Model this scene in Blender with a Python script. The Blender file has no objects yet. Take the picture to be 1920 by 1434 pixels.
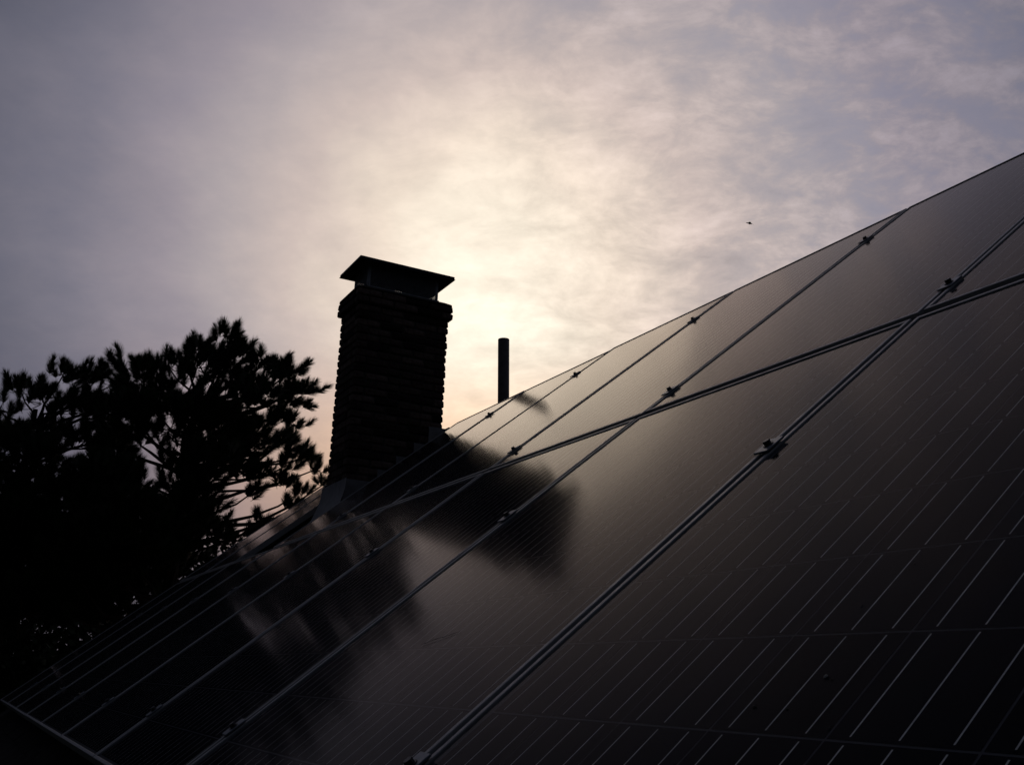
import bpy, math, random
import numpy as np
from mathutils import Vector, Matrix

random.seed(7)
rng = np.random.default_rng(7)
sc = bpy.context.scene
COL = sc.collection

# ------------------------------------------------------------------ camera
ZC = 4.3                       # camera height above the ground
cam_d = bpy.data.cameras.new('camera')
cam = bpy.data.objects.new('camera', cam_d)
COL.objects.link(cam)
R = Matrix(((0.8770274, -0.16653197, -0.45065513),
            (-0.47936904, -0.24021663, -0.84409792),
            (0.0323218, 0.95633081, -0.29049386)))
m4 = R.to_4x4()
m4.translation = Vector((0, 0, ZC))
cam.matrix_world = m4
cam_d.sensor_width = 36.0
cam_d.lens = 1868.17 / 1920 * 36
cam_d.clip_start = 0.02
cam_d.clip_end = 4000
sc.camera = cam

# ------------------------------------------------------------------ sky and sun
SUN = Vector((0.4195, 0.8370, 0.3515)).normalized()
sun_el = math.asin(SUN.z)
sun_az = math.atan2(SUN.x, SUN.y)

world = bpy.data.worlds.new('World')
sc.world = world
world.use_nodes = True
nt = world.node_tree
nt.nodes.clear()


class NB:
    """small node-graph builder"""
    def __init__(self, tree):
        self.t = tree

    def node(self, kind, **kw):
        n = self.t.nodes.new(kind)
        for k, v in kw.items():
            setattr(n, k, v)
        return n

    def put(self, sock, v):
        if v is None:
            return
        if hasattr(v, 'is_output') or hasattr(v, 'links'):
            self.t.links.new(v, sock)
        else:
            sock.default_value = v

    def math(self, op, a, b=None, c=None, clamp=False):
        n = self.node('ShaderNodeMath', operation=op, use_clamp=clamp)
        self.put(n.inputs[0], a)
        self.put(n.inputs[1], b)
        self.put(n.inputs[2], c)
        return n.outputs[0]

    def vmath(self, op, a, b=None):
        n = self.node('ShaderNodeVectorMath', operation=op)
        self.put(n.inputs[0], a)
        self.put(n.inputs[1], b)
        return n.outputs['Value'] if op in ('DOT_PRODUCT', 'LENGTH') else n.outputs[0]

    def comb(self, x, y, z):
        n = self.node('ShaderNodeCombineXYZ')
        self.put(n.inputs[0], x)
        self.put(n.inputs[1], y)
        self.put(n.inputs[2], z)
        return n.outputs[0]

    def sep(self, v):
        n = self.node('ShaderNodeSeparateXYZ')
        self.put(n.inputs[0], v)
        return n.outputs

    def noise(self, vec, scale, detail=6, rough=.55, dist=0.0, lac=2.0):
        n = self.node('ShaderNodeTexNoise')
        self.put(n.inputs['Vector'], vec)
        n.inputs['Scale'].default_value = scale
        n.inputs['Detail'].default_value = detail
        n.inputs['Roughness'].default_value = rough
        n.inputs['Distortion'].default_value = dist
        n.inputs['Lacunarity'].default_value = lac
        return n.outputs['Fac']

    def ramp(self, fac, stops, interp='LINEAR'):
        n = self.node('ShaderNodeValToRGB')
        cr = n.color_ramp
        cr.interpolation = interp
        while len(cr.elements) > 1:
            cr.elements.remove(cr.elements[-1])
        cr.elements[0].position = stops[0][0]
        cr.elements[0].color = (*stops[0][1], 1)
        for p, c in stops[1:]:
            e = cr.elements.new(p)
            e.color = (*c, 1)
        self.put(n.inputs[0], fac)
        return n.outputs[0]

    def mix(self, fac, a, b, blend='MIX'):
        n = self.node('ShaderNodeMix', data_type='RGBA', blend_type=blend)
        self.put(n.inputs[0], fac)
        self.put(n.inputs[6], a)
        self.put(n.inputs[7], b)
        return n.outputs[2]

    def maprange(self, v, a, b, c, d, smooth=False):
        n = self.node('ShaderNodeMapRange', clamp=True)
        if smooth:
            n.interpolation_type = 'SMOOTHSTEP'
        self.put(n.inputs[0], v)
        for i, x in enumerate((a, b, c, d)):
            n.inputs[i + 1].default_value = x
        return n.outputs[0]


b = NB(nt)
tc = b.node('ShaderNodeTexCoord')
D = b.vmath('NORMALIZE', tc.outputs['Generated'])
dx, dy, dz = b.sep(D)
# a flat sheet of cloud, seen in perspective
den = b.math('ADD', b.math('MAXIMUM', dz, 0.0), 0.36)
_u = b.vmath('DOT_PRODUCT', D, (math.cos(math.radians(33)), -math.sin(math.radians(33)), 0))
_v = b.vmath('DOT_PRODUCT', D, (math.sin(math.radians(33)), math.cos(math.radians(33)), 0))
P2 = b.comb(b.math('DIVIDE', _u, den), b.math('DIVIDE', _v, den), 0.0)
# angle from the sun, slightly disturbed by the cloud so that the glow is not a perfect disc
warp = b.math('MULTIPLY', b.math('SUBTRACT', b.noise(P2, 1.7, 6, .58, .5), .5), 12.0)
cosg = b.vmath('DOT_PRODUCT', D, tuple(SUN))
gam = b.math('MULTIPLY', b.math('ARCCOSINE', b.math('MINIMUM', cosg, .99999)), 57.2958)
# the cloud sheet is thinner above the sun, so the glow reaches further upwards
LIFT = Vector((0.355, 0.82, 0.45)).normalized()
cosl = b.vmath('DOT_PRODUCT', D, tuple(LIFT))
gaml = b.math('MULTIPLY', b.math('ARCCOSINE', b.math('MINIMUM', cosl, .99999)), 57.2958)
gmix = b.math('ADD', b.math('MULTIPLY', gam, .60), b.math('MULTIPLY', gaml, .40))
gw = b.math('MAXIMUM', b.math('ADD', gmix, warp), 0.0)
# thicker cloud to the left of the sun (north-west of the roof), thinner to the right
side = b.vmath('DOT_PRODUCT', D, (0.895, -0.445, 0.05))
gs = b.math('MULTIPLY', gw, b.maprange(side, -.50, .25, 1.40, .90, True))
g = b.math('DIVIDE', gs, 180.0)
base = b.ramp(g, [
    (0.000, (1.12, 1.05, .87)),
    (4 / 180, (1.03, .92, .76)),
    (8 / 180, (.86, .725, .605)),
    (12 / 180, (.62, .51, .465)),
    (17 / 180, (.44, .38, .385)),
    (22 / 180, (.325, .282, .315)),
    (29 / 180, (.195, .182, .222)),
    (38 / 180, (.108, .108, .142)),
    (55 / 180, (.054, .057, .080)),
    (90 / 180, (.026, .028, .038)),
    (1.0, (.015, .017, .022))])
# mottled altocumulus, strongest towards the right, streaky
n1 = b.noise(b.vmath('MULTIPLY', P2, (1.0, 1.35, 1.0)), 7.6, 9, .64, .45)
n2 = b.noise(b.vmath('ADD', P2, (3.3, 8.1, 0)), 3.0, 7, .6, .5)
n3 = b.noise(b.vmath('MULTIPLY', b.vmath('ADD', P2, (1.7, 4.4, 0)), (1.0, 1.3, 1.0)), 20.0, 6, .62, .3)
mott = b.math('ADD', b.math('ADD', b.math('MULTIPLY', n1, .50), b.math('MULTIPLY', n2, .22)), b.math('MULTIPLY', n3, .28))
amp = b.maprange(side, -.25, .38, .20, 1.25, True)
mm = b.math('MULTIPLY', b.math('SUBTRACT', mott, .5), amp)
bright = b.math('ADD', 1.0, b.math('MULTIPLY', mm, 2.3))
cl = b.mix(1.0, base, b.comb(bright, bright, bright), 'MULTIPLY')
# blue-grey sky between the cloudlets
gap = b.math('MULTIPLY', b.maprange(mm, -.10, .05, 1.0, 0.0, True), b.maprange(gam, 7, 22, 0.0, .7))
blue = b.mix(1.0, base, (0.82, .92, 1.08, 1), 'MULTIPLY')
cl = b.mix(gap, cl, blue)
low = b.maprange(dz, .13, .33, 1.0, 0.0, True)
warm = b.mix(b.maprange(gam, 9, 25, 0.0, 1.0, True), (1.72, 1.22, .72, 1), (.80, .74, .78, 1))
cl = b.mix(low, cl, b.mix(1.0, cl, warm, 'MULTIPLY'))
# below the horizon: dim ground haze, so the ground sheet is not lit from below
cl = b.mix(b.maprange(dz, -.12, .0, 1.0, 0.0), cl, (.012, .012, .014, 1))
bg_cloud = b.node('ShaderNodeBackground')
b.put(bg_cloud.inputs[0], cl)
bg_cloud.inputs[1].default_value = 1.0
sky = b.node('ShaderNodeTexSky', sky_type='NISHITA')
sky.sun_disc = False
sky.sun_elevation = sun_el
sky.sun_rotation = sun_az
sky.altitude = 100
sky.air_density = 1.0
sky.dust_density = 1.5
bg_sky = b.node('ShaderNodeBackground')
b.put(bg_sky.inputs[0], sky.outputs[0])
bg_sky.inputs[1].default_value = 0.05
mixs = b.node('ShaderNodeMixShader')
mixs.inputs[0].default_value = 0.97       # nearly closed cloud cover
nt.links.new(bg_sky.outputs[0], mixs.inputs[1])
nt.links.new(bg_cloud.outputs[0], mixs.inputs[2])
wo = b.node('ShaderNodeOutputWorld')
nt.links.new(mixs.outputs[0], wo.inputs[0])
world.cycles.sampling_method = 'MANUAL'
world.cycles.sample_map_resolution = 1024

sun_d = bpy.data.lights.new('sun', 'SUN')
sun_d.energy = 0.05
sun_d.angle = math.radians(22)
sun_d.color = (1.0, .86, .66)
sun = bpy.data.objects.new('sun', sun_d)
COL.objects.link(sun)
sun.rotation_euler = SUN.to_track_quat('Z', 'Y').to_euler()
sun.location = (0, 0, 30)

sc.view_settings.view_transform = 'Standard'
sc.view_settings.look = 'None'
sc.view_settings.exposure = 0.0
sc.view_settings.gamma = 1.0
sc.view_settings.use_curve_mapping = False

# ------------------------------------------------------------------ helpers
PITCH = math.radians(39)
CS, SN = math.cos(PITCH), math.sin(PITCH)
H = 0.455                      # camera height over the panel plane


def roof(s, r, n):
    """s up the slope, r along the eave, n above the plane of the panels -> world"""
    n = n - H
    return Vector((s * CS - n * SN, r, s * SN + n * CS + ZC))


ROOFM = Matrix(((CS, 0, -SN), (0, 1, 0), (SN, 0, CS)))


def tagobj(o, label=None, cat=None, group=None, kind=None):
    if label:
        o['label'] = label
    if cat:
        o['category'] = cat
    if group:
        o['group'] = group
    if kind:
        o['kind'] = kind
    return o


def empty(name, loc, rot=None, parent=None):
    o = bpy.data.objects.new(name, None)
    o.empty_display_size = .1
    COL.objects.link(o)
    if rot is not None:
        m = rot.to_4x4()
        m.translation = loc
        o.matrix_world = m
    else:
        o.location = loc
    if parent:
        o.parent = parent
    return o


def link(name, me, parent=None, loc=None, rotz=None):
    o = bpy.data.objects.new(name, me)
    COL.objects.link(o)
    if parent:
        o.parent = parent
    if loc is not None:
        o.location = loc
    if rotz is not None:
        o.rotation_euler = (0, 0, rotz)
    return o


class MB:
    """mesh collector"""
    def __init__(self):
        self.v, self.f = [], []

    def add(self, vs, fs):
        o = len(self.v)
        self.v += [tuple(x) for x in vs]
        self.f += [tuple(i + o for i in f) for f in fs]

    def box(self, a, c):
        x0, y0, z0 = a
        x1, y1, z1 = c
        self.add([(x0, y0, z0), (x1, y0, z0), (x1, y1, z0), (x0, y1, z0), (x0, y0, z1), (x1, y0, z1), (x1, y1, z1), (x0, y1, z1)],
                 [(0, 3, 2, 1), (4, 5, 6, 7), (0, 1, 5, 4), (1, 2, 6, 5), (2, 3, 7, 6), (3, 0, 4, 7)])

    def bar(self, p, q, w, h, up=(0, 0, 1)):
        p, q = Vector(p), Vector(q)
        d = (q - p).normalized()
        s = d.cross(Vector(up))
        if s.length < 1e-5:
            s = d.cross(Vector((1, 0, 0)))
        s.normalize()
        u = s.cross(d)
        vs = []
        for e in (p, q):
            for a, c in ((-1, -1), (1, -1), (1, 1), (-1, 1)):
                vs.append(e + s * a * w / 2 + u * c * h / 2)
        self.add(vs, [(0, 1, 2, 3), (7, 6, 5, 4), (0, 4, 5, 1), (1, 5, 6, 2), (2, 6, 7, 3), (3, 7, 4, 0)])

    def tube(self, pts, rad, n=8, cap=True):
        pts = [Vector(p) for p in pts]
        rings = []
        for i, p in enumerate(pts):
            d = (pts[min(i + 1, len(pts) - 1)] - pts[max(i - 1, 0)]).normalized()
            s = d.cross(Vector((0, 0, 1)))
            if s.length < .05:
                s = d.cross(Vector((1, 0, 0)))
            s.normalize()
            u = s.cross(d)
            rr = rad[i] if hasattr(rad, '__len__') else rad
            rings.append([p + (s * math.cos(2 * math.pi * k / n) + u * math.sin(2 * math.pi * k / n)) * rr for k in range(n)])
        vs = [v for r_ in rings for v in r_]
        fs = []
        for i in range(len(rings) - 1):
            for k in range(n):
                a, c = i * n + k, i * n + (k + 1) % n
                fs.append((a, c, c + n, a + n))
        if cap:
            fs.append(tuple(range(n - 1, -1, -1)))
            fs.append(tuple(range((len(rings) - 1) * n, len(rings) * n)))
        self.add(vs, fs)

    def mesh(self, name, mat, smooth=False):
        me = bpy.data.meshes.new(name)
        me.from_pydata(self.v, [], self.f)
        me.materials.append(mat)
        if smooth:
            me.shade_smooth()
        me.update()
        return me


def np_mesh(name, V, F, mat):
    """V (n,3), F (m,3) triangles"""
    me = bpy.data.meshes.new(name)
    me.vertices.add(len(V))
    me.vertices.foreach_set('co', V.astype(np.float32).ravel())
    me.loops.add(F.size)
    me.loops.foreach_set('vertex_index', F.astype(np.int32).ravel())
    me.polygons.add(len(F))
    me.polygons.foreach_set('loop_start', np.arange(0, F.size, 3, dtype=np.int32))
    me.materials.append(mat)
    me.update(calc_edges=True)
    return me


def chamfer_box(w, d, h, c, jit=0.0, rnd=random):
    """box centred on the origin with all edges chamfered (44 triangles)"""
    vs, idx = [], {}
    for sx in (-1, 1):
        for sy in (-1, 1):
            for sz in (-1, 1):
                jx, jy, jz = [rnd.uniform(-jit, jit) for _ in range(3)]
                base = Vector((sx * w / 2 + jx, sy * d / 2 + jy, sz * h / 2 + jz))
                for ax in range(3):
                    v = base.copy()
                    for k, s_ in enumerate((sx, sy, sz)):
                        if k != ax:
                            v[k] -= s_ * c
                    idx[(sx, sy, sz, ax)] = len(vs)
                    vs.append(v)
    fs = []
    for ax in range(3):                      # faces
        o = [k for k in range(3) if k != ax]
        for s_ in (-1, 1):
            quad = []
            for p, q in ((-1, -1), (1, -1), (1, 1), (-1, 1)):
                key = [0, 0, 0]
                key[ax] = s_
                key[o[0]] = p
                key[o[1]] = q
                quad.append(idx[(*key, ax)])
            fs.append(tuple(quad))
    for ax in range(3):                      # edges parallel to ax
        o = [k for k in range(3) if k != ax]
        for p in (-1, 1):
            for q in (-1, 1):
                ks = []
                for s_ in (-1, 1):
                    key = [0, 0, 0]
                    key[ax] = s_
                    key[o[0]] = p
                    key[o[1]] = q
                    ks.append((idx[(*key, o[0])], idx[(*key, o[1])]))
                fs.append((ks[0][0], ks[0][1], ks[1][1], ks[1][0]))
    for sx in (-1, 1):
        for sy in (-1, 1):
            for sz in (-1, 1):
                fs.append(tuple(idx[(sx, sy, sz, k)] for k in range(3)))
    # outward orientation
    out = []
    for f in fs:
        a, c_, e = vs[f[0]], vs[f[1]], vs[f[2]]
        nrm = (c_ - a).cross(e - a)
        cen = sum((vs[i] for i in f), Vector()) / len(f)
        out.append(f if nrm.dot(cen) > 0 else tuple(reversed(f)))
    return vs, out


# ------------------------------------------------------------------ materials
def mat_base(name):
    m = bpy.data.materials.new(name)
    m.use_nodes = True
    t = m.node_tree
    t.nodes.clear()
    n = NB(t)
    out = n.node('ShaderNodeOutputMaterial')
    return m, n, out


def principled(name, col, rough=.6, metal=0.0, var=.25, scale=8.0, bump=0.0, bscale=60.0, spec=.5, per_obj=0.0, coord='Object', col2=None):
    m, n, out = mat_base(name)
    tc_ = n.node('ShaderNodeTexCoord')
    f = n.noise(tc_.outputs[coord], scale, 6, .6)
    lo = tuple(c * (1 - var) for c in col)
    hi = tuple(min(1, c * (1 + var)) for c in (col2 or col))
    c = n.ramp(f, [(.3, lo), (.7, hi)])
    if per_obj:
        oi = n.node('ShaderNodeObjectInfo')
        k = n.maprange(oi.outputs['Random'], 0, 1, 1 - per_obj, 1 + per_obj)
        c = n.mix(1.0, c, n.comb(k, k, k), 'MULTIPLY')
    p = n.node('ShaderNodeBsdfPrincipled')
    n.put(p.inputs['Base Color'], c)
    rr = n.maprange(n.noise(tc_.outputs[coord], scale * 2.3, 4, .6), .3, .7, rough * .85, min(1, rough * 1.15))
    n.put(p.inputs['Roughness'], rr)
    p.inputs['Metallic'].default_value = metal
    p.inputs['Specular IOR Level'].default_value = spec
    if bump:
        bn = n.node('ShaderNodeBump')
        bn.inputs['Strength'].default_value = bump
        bn.inputs['Distance'].default_value = .004
        n.put(bn.inputs['Height'], n.noise(tc_.outputs[coord], bscale, 5, .65))
        n.put(p.inputs['Normal'], bn.outputs[0])
    n.t.links.new(p.outputs[0], out.inputs[0])
    return m


def glass_mat():
    """textured, anti-reflection coated cover glass: clear, mirror-like only at grazing angles"""
    m, n, out = mat_base('cover_glass')
    tc_ = n.node('ShaderNodeTexCoord')
    geo = n.node('ShaderNodeNewGeometry')
    fr = n.node('ShaderNodeFresnel')
    fr.inputs['IOR'].default_value = 1.07
    dust = n.noise(geo.outputs['Position'], 3.0, 7, .65)
    gl = n.node('ShaderNodeBsdfGlossy')
    gl.distribution = 'GGX'
    ox, oy, oz = n.sep(tc_.outputs['Object'])
    oi = n.node('ShaderNodeObjectInfo')
    runs = n.noise(n.vmath('ADD', n.vmath('MULTIPLY', tc_.outputs['Object'], (1.1, 26, 1)), n.comb(n.math('MULTIPLY', oi.outputs['Random'], 40), 0, 0)), 1.0, 6, .6, .4)
    edge = n.math('MULTIPLY', n.maprange(ox, .011, .060, 1.0, 0.0, True), n.maprange(runs, .35, .65, .3, 1.0))
    film = n.math('ADD', n.maprange(dust, .45, .75, .001, .010), n.math('ADD', n.math('MULTIPLY', edge, .09), n.maprange(runs, .56, .75, 0.0, .010)))
    n.put(gl.inputs['Roughness'], n.math('ADD', n.maprange(dust, .3, .7, .082, .11), n.maprange(runs, .45, .75, 0.0, .03)))
    gl.inputs['Color'].default_value = (1, .94, .90, 1)
    tr = n.node('ShaderNodeBsdfTransparent')
    tr.inputs[0].default_value = (.86, .88, .88, 1)
    mx = n.node('ShaderNodeMixShader')
    n.put(mx.inputs[0], fr.outputs[0])
    n.t.links.new(tr.outputs[0], mx.inputs[1])
    n.t.links.new(gl.outputs[0], mx.inputs[2])
    # a trace of dust film
    df = n.node('ShaderNodeBsdfDiffuse')
    df.inputs[0].default_value = (.16, .14, .12, 1)
    mx2 = n.node('ShaderNodeMixShader')
    n.put(mx2.inputs[0], film)
    n.t.links.new(mx.outputs[0], mx2.inputs[1])
    n.t.links.new(df.outputs[0], mx2.inputs[2])
    n.t.links.new(mx2.outputs[0], out.inputs[0])
    return m


M_GLASS = glass_mat()
M_FRAME = principled('anodised_frame', (.33, .335, .345), .5, .35, .12, 20, .15, 400)
M_FRAMESIDE = M_FRAME
M_CELL = principled('silicon_cell', (.006, .008, .016), .6, 0, .3, 12, 0, spec=.0, per_obj=.25)
M_BACK = principled('dark_backsheet', (.15, .15, .17), .8, 0, .1, 5, spec=0)
M_BUS = principled('busbar_tin', (.78, .77, .75), .5, .15, .2, 40)
M_CLAMP = principled('clamp_metal', (.16, .18, .21), .42, .5, .2, 60, .1, 300)
M_BOLT = principled('bolt_steel', (.05, .05, .055), .45, .7, .2, 80)
M_RAIL = principled('rail_aluminium', (.20, .21, .22), .4, .8, .1, 10)
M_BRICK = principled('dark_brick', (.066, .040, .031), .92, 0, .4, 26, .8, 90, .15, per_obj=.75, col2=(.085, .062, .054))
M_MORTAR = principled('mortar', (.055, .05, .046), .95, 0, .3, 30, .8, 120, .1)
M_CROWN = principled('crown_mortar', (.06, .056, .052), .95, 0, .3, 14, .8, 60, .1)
M_CAP = principled('cap_steel', (.035, .036, .04), .5, .6, .3, 10)
M_SCREEN = principled('screen_steel', (.22, .23, .24), .5, .7, .2, 30)
M_FLASH = principled('lead_flashing', (.21, .21, .215), .5, .35, .3, 9, .4, 25)
M_PIPE = principled('vent_pipe_iron', (.11, .10, .10), .7, .1, .3, 12, .3, 80)
M_SHINGLE = principled('asphalt_shingle', (.028, .025, .024), .95, 0, .45, 9, 1.0, 260, .1)
M_DECK = principled('roof_underlay', (.02, .02, .02), .95, 0, .2, 5)
M_WALL = principled('house_wall', (.30, .28, .25), .85, 0, .12, 5)
M_TRIM = principled('painted_trim', (.35, .34, .32), .6, 0, .1, 6)
M_GUTTER = principled('gutter_metal', (.12, .11, .10), .5, .5, .2, 6)
M_BARK = principled('pine_bark', (.045, .034, .027), .95, 0, .4, 7, 1.0, 30, .1)
M_NEEDLE = principled('pine_needles', (.030, .042, .018), .7, 0, .4, 3, 0, spec=.2)
M_LEAF = principled('broad_leaves', (.032, .046, .018), .7, 0, .4, 2, 0, spec=.2)
M_GRASS = principled('lawn', (.045, .06, .025), .95, 0, .4, .8, .6, 8)
M_BIRD = principled('bird_feathers', (.03, .028, .026), .8)
M_SPECK = principled('dry_debris', (.05, .045, .04), .9, 0, .3, 90)
M_DROP = principled('bird_dropping', (.34, .34, .32), .8, 0, .2, 60)
M_TWIG = principled('twig_bark', (.035, .028, .022), .9)

# ------------------------------------------------------------------ ground
mb = MB()
N = 24
gv = [[(-900 + 1800 * i / N, -900 + 1800 * j / N, 0.0) for j in range(N + 1)] for i in range(N + 1)]
mb.add([p for row in gv for p in row], [(i * (N + 1) + j, (i + 1) * (N + 1) + j, (i + 1) * (N + 1) + j + 1, i * (N + 1) + j + 1) for i in range(N) for j in range(N)])
tagobj(link('ground', mb.mesh('ground', M_GRASS)), kind='structure')

# ------------------------------------------------------------------ house under the panels
RN = -0.125                        # roof deck below the panel plane
S_EAVE, S_RIDGE = -0.62, 4.02
R_NEAR, R_FAR = -3.4, 9.75
XR = roof(S_RIDGE, 0, RN).x
ZR = roof(S_RIDGE, 0, RN).z
XE = roof(S_EAVE, 0, RN).x
ZE = roof(S_EAVE, 0, RN).z

house = empty('house', (XR, 3, 0))
tagobj(house, 'house with dark shingled pitched roof that carries the solar panels', 'house')
inv = Matrix.Translation((-XR, -3, 0))


def hpart(name, mb_, mat, kind=None, smooth=False):
    mb_.v = [tuple(inv @ Vector(v)) for v in mb_.v]
    o = link(name, mb_.mesh(name, mat, smooth), house)
    if kind:
        o['kind'] = kind
    return o


mb = MB()
T = .03
for sgn in (1, -1):                # two roof slopes, thin slabs
    def pt(s, r, n, sg=sgn):
        p = roof(s, r, n)
        if sg < 0:
            p.x = 2 * XR - p.x
        return p
    m_ = MB()
    vs = [pt(S_EAVE, R_NEAR, RN), pt(S_RIDGE, R_NEAR, RN), pt(S_RIDGE, R_FAR, RN), pt(S_EAVE, R_FAR, RN),
          pt(S_EAVE, R_NEAR, RN - .06), pt(S_RIDGE, R_NEAR, RN - .06), pt(S_RIDGE, R_FAR, RN - .06), pt(S_EAVE, R_FAR, RN - .06)]
    fs = [(0, 1, 2, 3), (4, 7, 6, 5), (0, 4, 5, 1), (2, 6, 7, 3), (0, 3, 7, 4)]
    if sgn < 0:
        fs = [tuple(reversed(f)) for f in fs]
    m_.add(vs, fs)
    hpart('roof', m_, M_DECK)
    # shingle tabs, every one with its own thickness and edges
    m_ = MB()
    EXPO = .142
    k = 0
    s = S_EAVE - .02
    while s < S_RIDGE - .02:
        s1 = min(s + EXPO + .02, S_RIDGE - .005)
        r = R_NEAR - .01 - (k % 3) * .11
        while r < R_FAR + .02:
            w = .325 + random.uniform(-.012, .012)
            a0, a1 = max(r, R_NEAR - .02), min(r + w - .007, R_FAR + .03)
            r += w
            if a1 - a0 < .03:
                continue
            th = random.uniform(.004, .008)
            j = random.uniform(-.004, .004)
            q = [pt(s + j, a0, RN + .001), pt(s + j, a1, RN + .001), pt(s1, a1, RN + .0005), pt(s1, a0, RN + .0005),
                 pt(s + j, a0, RN + .003 + th), pt(s + j, a1, RN + .003 + th), pt(s1, a1, RN + .002), pt(s1, a0, RN + .002)]
            f = [(7, 6, 5, 4), (0, 4, 5, 1), (1, 5, 6, 2), (0, 3, 7, 4)]
            if sgn < 0:
                f = [tuple(reversed(x)) for x in f]
            m_.add(q, f)
        s += EXPO
        k += 1
    hpart('shingles', m_, M_SHINGLE, 'stuff')
mb = MB()
r = R_NEAR
while r < R_FAR:                   # ridge cap pieces
    r1 = r + .24
    for sg in (-1, 1):
        a = Vector((XR, r, ZR + .012)); c = Vector((XR, r1, ZR + .008))
        e = Vector((XR + sg * .09, r1, ZR + .006 - .09 * SN / CS)); g_ = Vector((XR + sg * .09, r, ZR + .012 - .09 * SN / CS))
        mb.add([a, c, e, g_], [(0, 1, 2, 3) if sg < 0 else (3, 2, 1, 0)])
    r += .22
hpart('ridge_cap', mb, M_SHINGLE)
XW0, XW1 = XE + .45, 2 * XR - XE - .45
YW0, YW1 = R_NEAR + .3, R_FAR - .3
zt = ZE + (XW0 - XE) * SN / CS - .10
mb = MB()
mb.add([(XW0, YW0, 0), (XW0, YW1, 0), (XW0, YW1, zt), (XW0, YW0, zt), (XW1, YW0, 0), (XW1, YW1, 0), (XW1, YW1, zt), (XW1, YW0, zt),
        (XR, YW0, ZR - .1), (XR, YW1, ZR - .1)],
       [(0, 3, 2, 1), (4, 5, 6, 7), (0, 4, 7, 8, 3), (1, 2, 9, 6, 5)])
hpart('wall', mb, M_WALL)
for xf, sg in ((XE, 1), (2 * XR - XE, -1)):
    mb = MB()
    mb.box((min(xf, xf + sg * .025), R_NEAR + .01, ZE - .20), (max(xf, xf + sg * .025), R_FAR - .01, ZE - .055))
    hpart('fascia', mb, M_TRIM)
    mb = MB()                      # half-round gutter
    prof = [(math.cos(t) * .055, math.sin(t) * .055) for t in np.linspace(math.pi, 2 * math.pi, 9)]
    x0 = xf - sg * .062
    for i in range(8):
        (p0, q0), (p1, q1) = prof[i], prof[i + 1]
        mb.add([(x0 + p0, R_NEAR, ZE - .055 + q0), (x0 + p0, R_FAR, ZE - .055 + q0), (x0 + p1, R_FAR, ZE - .055 + q1), (x0 + p1, R_NEAR, ZE - .055 + q1)], [(0, 1, 2, 3)])
    hpart('gutter', mb, M_GUTTER, smooth=True)
for wy in (-1.6, 1.6, 5.0, 8.0):   # windows on the eave wall
    for xw, sg in ((XW0, -1), (XW1, 1)):
        mb = MB()
        mb.box((min(xw, xw + sg * .04), wy - .5, 1.0), (max(xw, xw + sg * .04), wy + .5, 2.1))
        f_ = hpart('window', mb, M_TRIM)
        mb = MB()
        for q0, q1 in ((wy - .44, wy - .02), (wy + .02, wy + .44)):
            mb.box((min(xw + sg * .041, xw + sg * .046), q0, 1.06), (max(xw + sg * .041, xw + sg * .046), q1, 2.04))
        mb.v = [tuple(inv @ Vector(v)) for v in mb.v]
        link('pane', mb.mesh('pane', M_CELL), f_)

# ------------------------------------------------------------------ solar panels
ML, MW = 1.614, 0.9885            # module length (up the slope) and width (along the roof)
S0 = (0.176, 1.820)               # lower edge of the lower and upper row
PR, R0 = 1.00344, 1.34259         # column pitch, first seam
FW, FD = 0.011, 0.040             # frame flange and depth
NS, NR = 10, 6
CP = 0.1575                       # cell pitch
MS, MR = (ML - NS * CP) / 2, (MW - NR * CP) / 2


def frame_mesh():
    mb_ = MB()
    prof = [(0.0, -FD), (0.0, -.0012), (.0012, 0.0), (FW - .0012, 0.0), (FW, -.0012), (FW, -.0035), (FW, -FD + .002), (.030, -FD + .002), (.030, -FD)]
    loops = []
    for o, z in prof:
        loops.append([(o, o, z), (ML - o, o, z), (ML - o, MW - o, z), (o, MW - o, z)])
    vs = [v for L in loops for v in L]
    fs = []
    n = len(prof)
    for i in range(n):
        j = (i + 1) % n
        for k in range(4):
            l = (k + 1) % 4
            fs.append((i * 4 + k, i * 4 + l, j * 4 + l, j * 4 + k))
    mb_.add(vs, fs)
    return mb_.mesh('frame', M_FRAME)


def quad_mesh(name, x0, y0, x1, y1, z, mat):
    mb_ = MB()
    mb_.add([(x0, y0, z), (x1, y0, z), (x1, y1, z), (x0, y1, z)], [(0, 1, 2, 3)])
    return mb_.mesh(name, mat)


ME_FRAME = frame_mesh()
mb = MB()
mb.box((FW, FW, -.0064), (ML - FW, MW - FW, -.0034))
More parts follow.
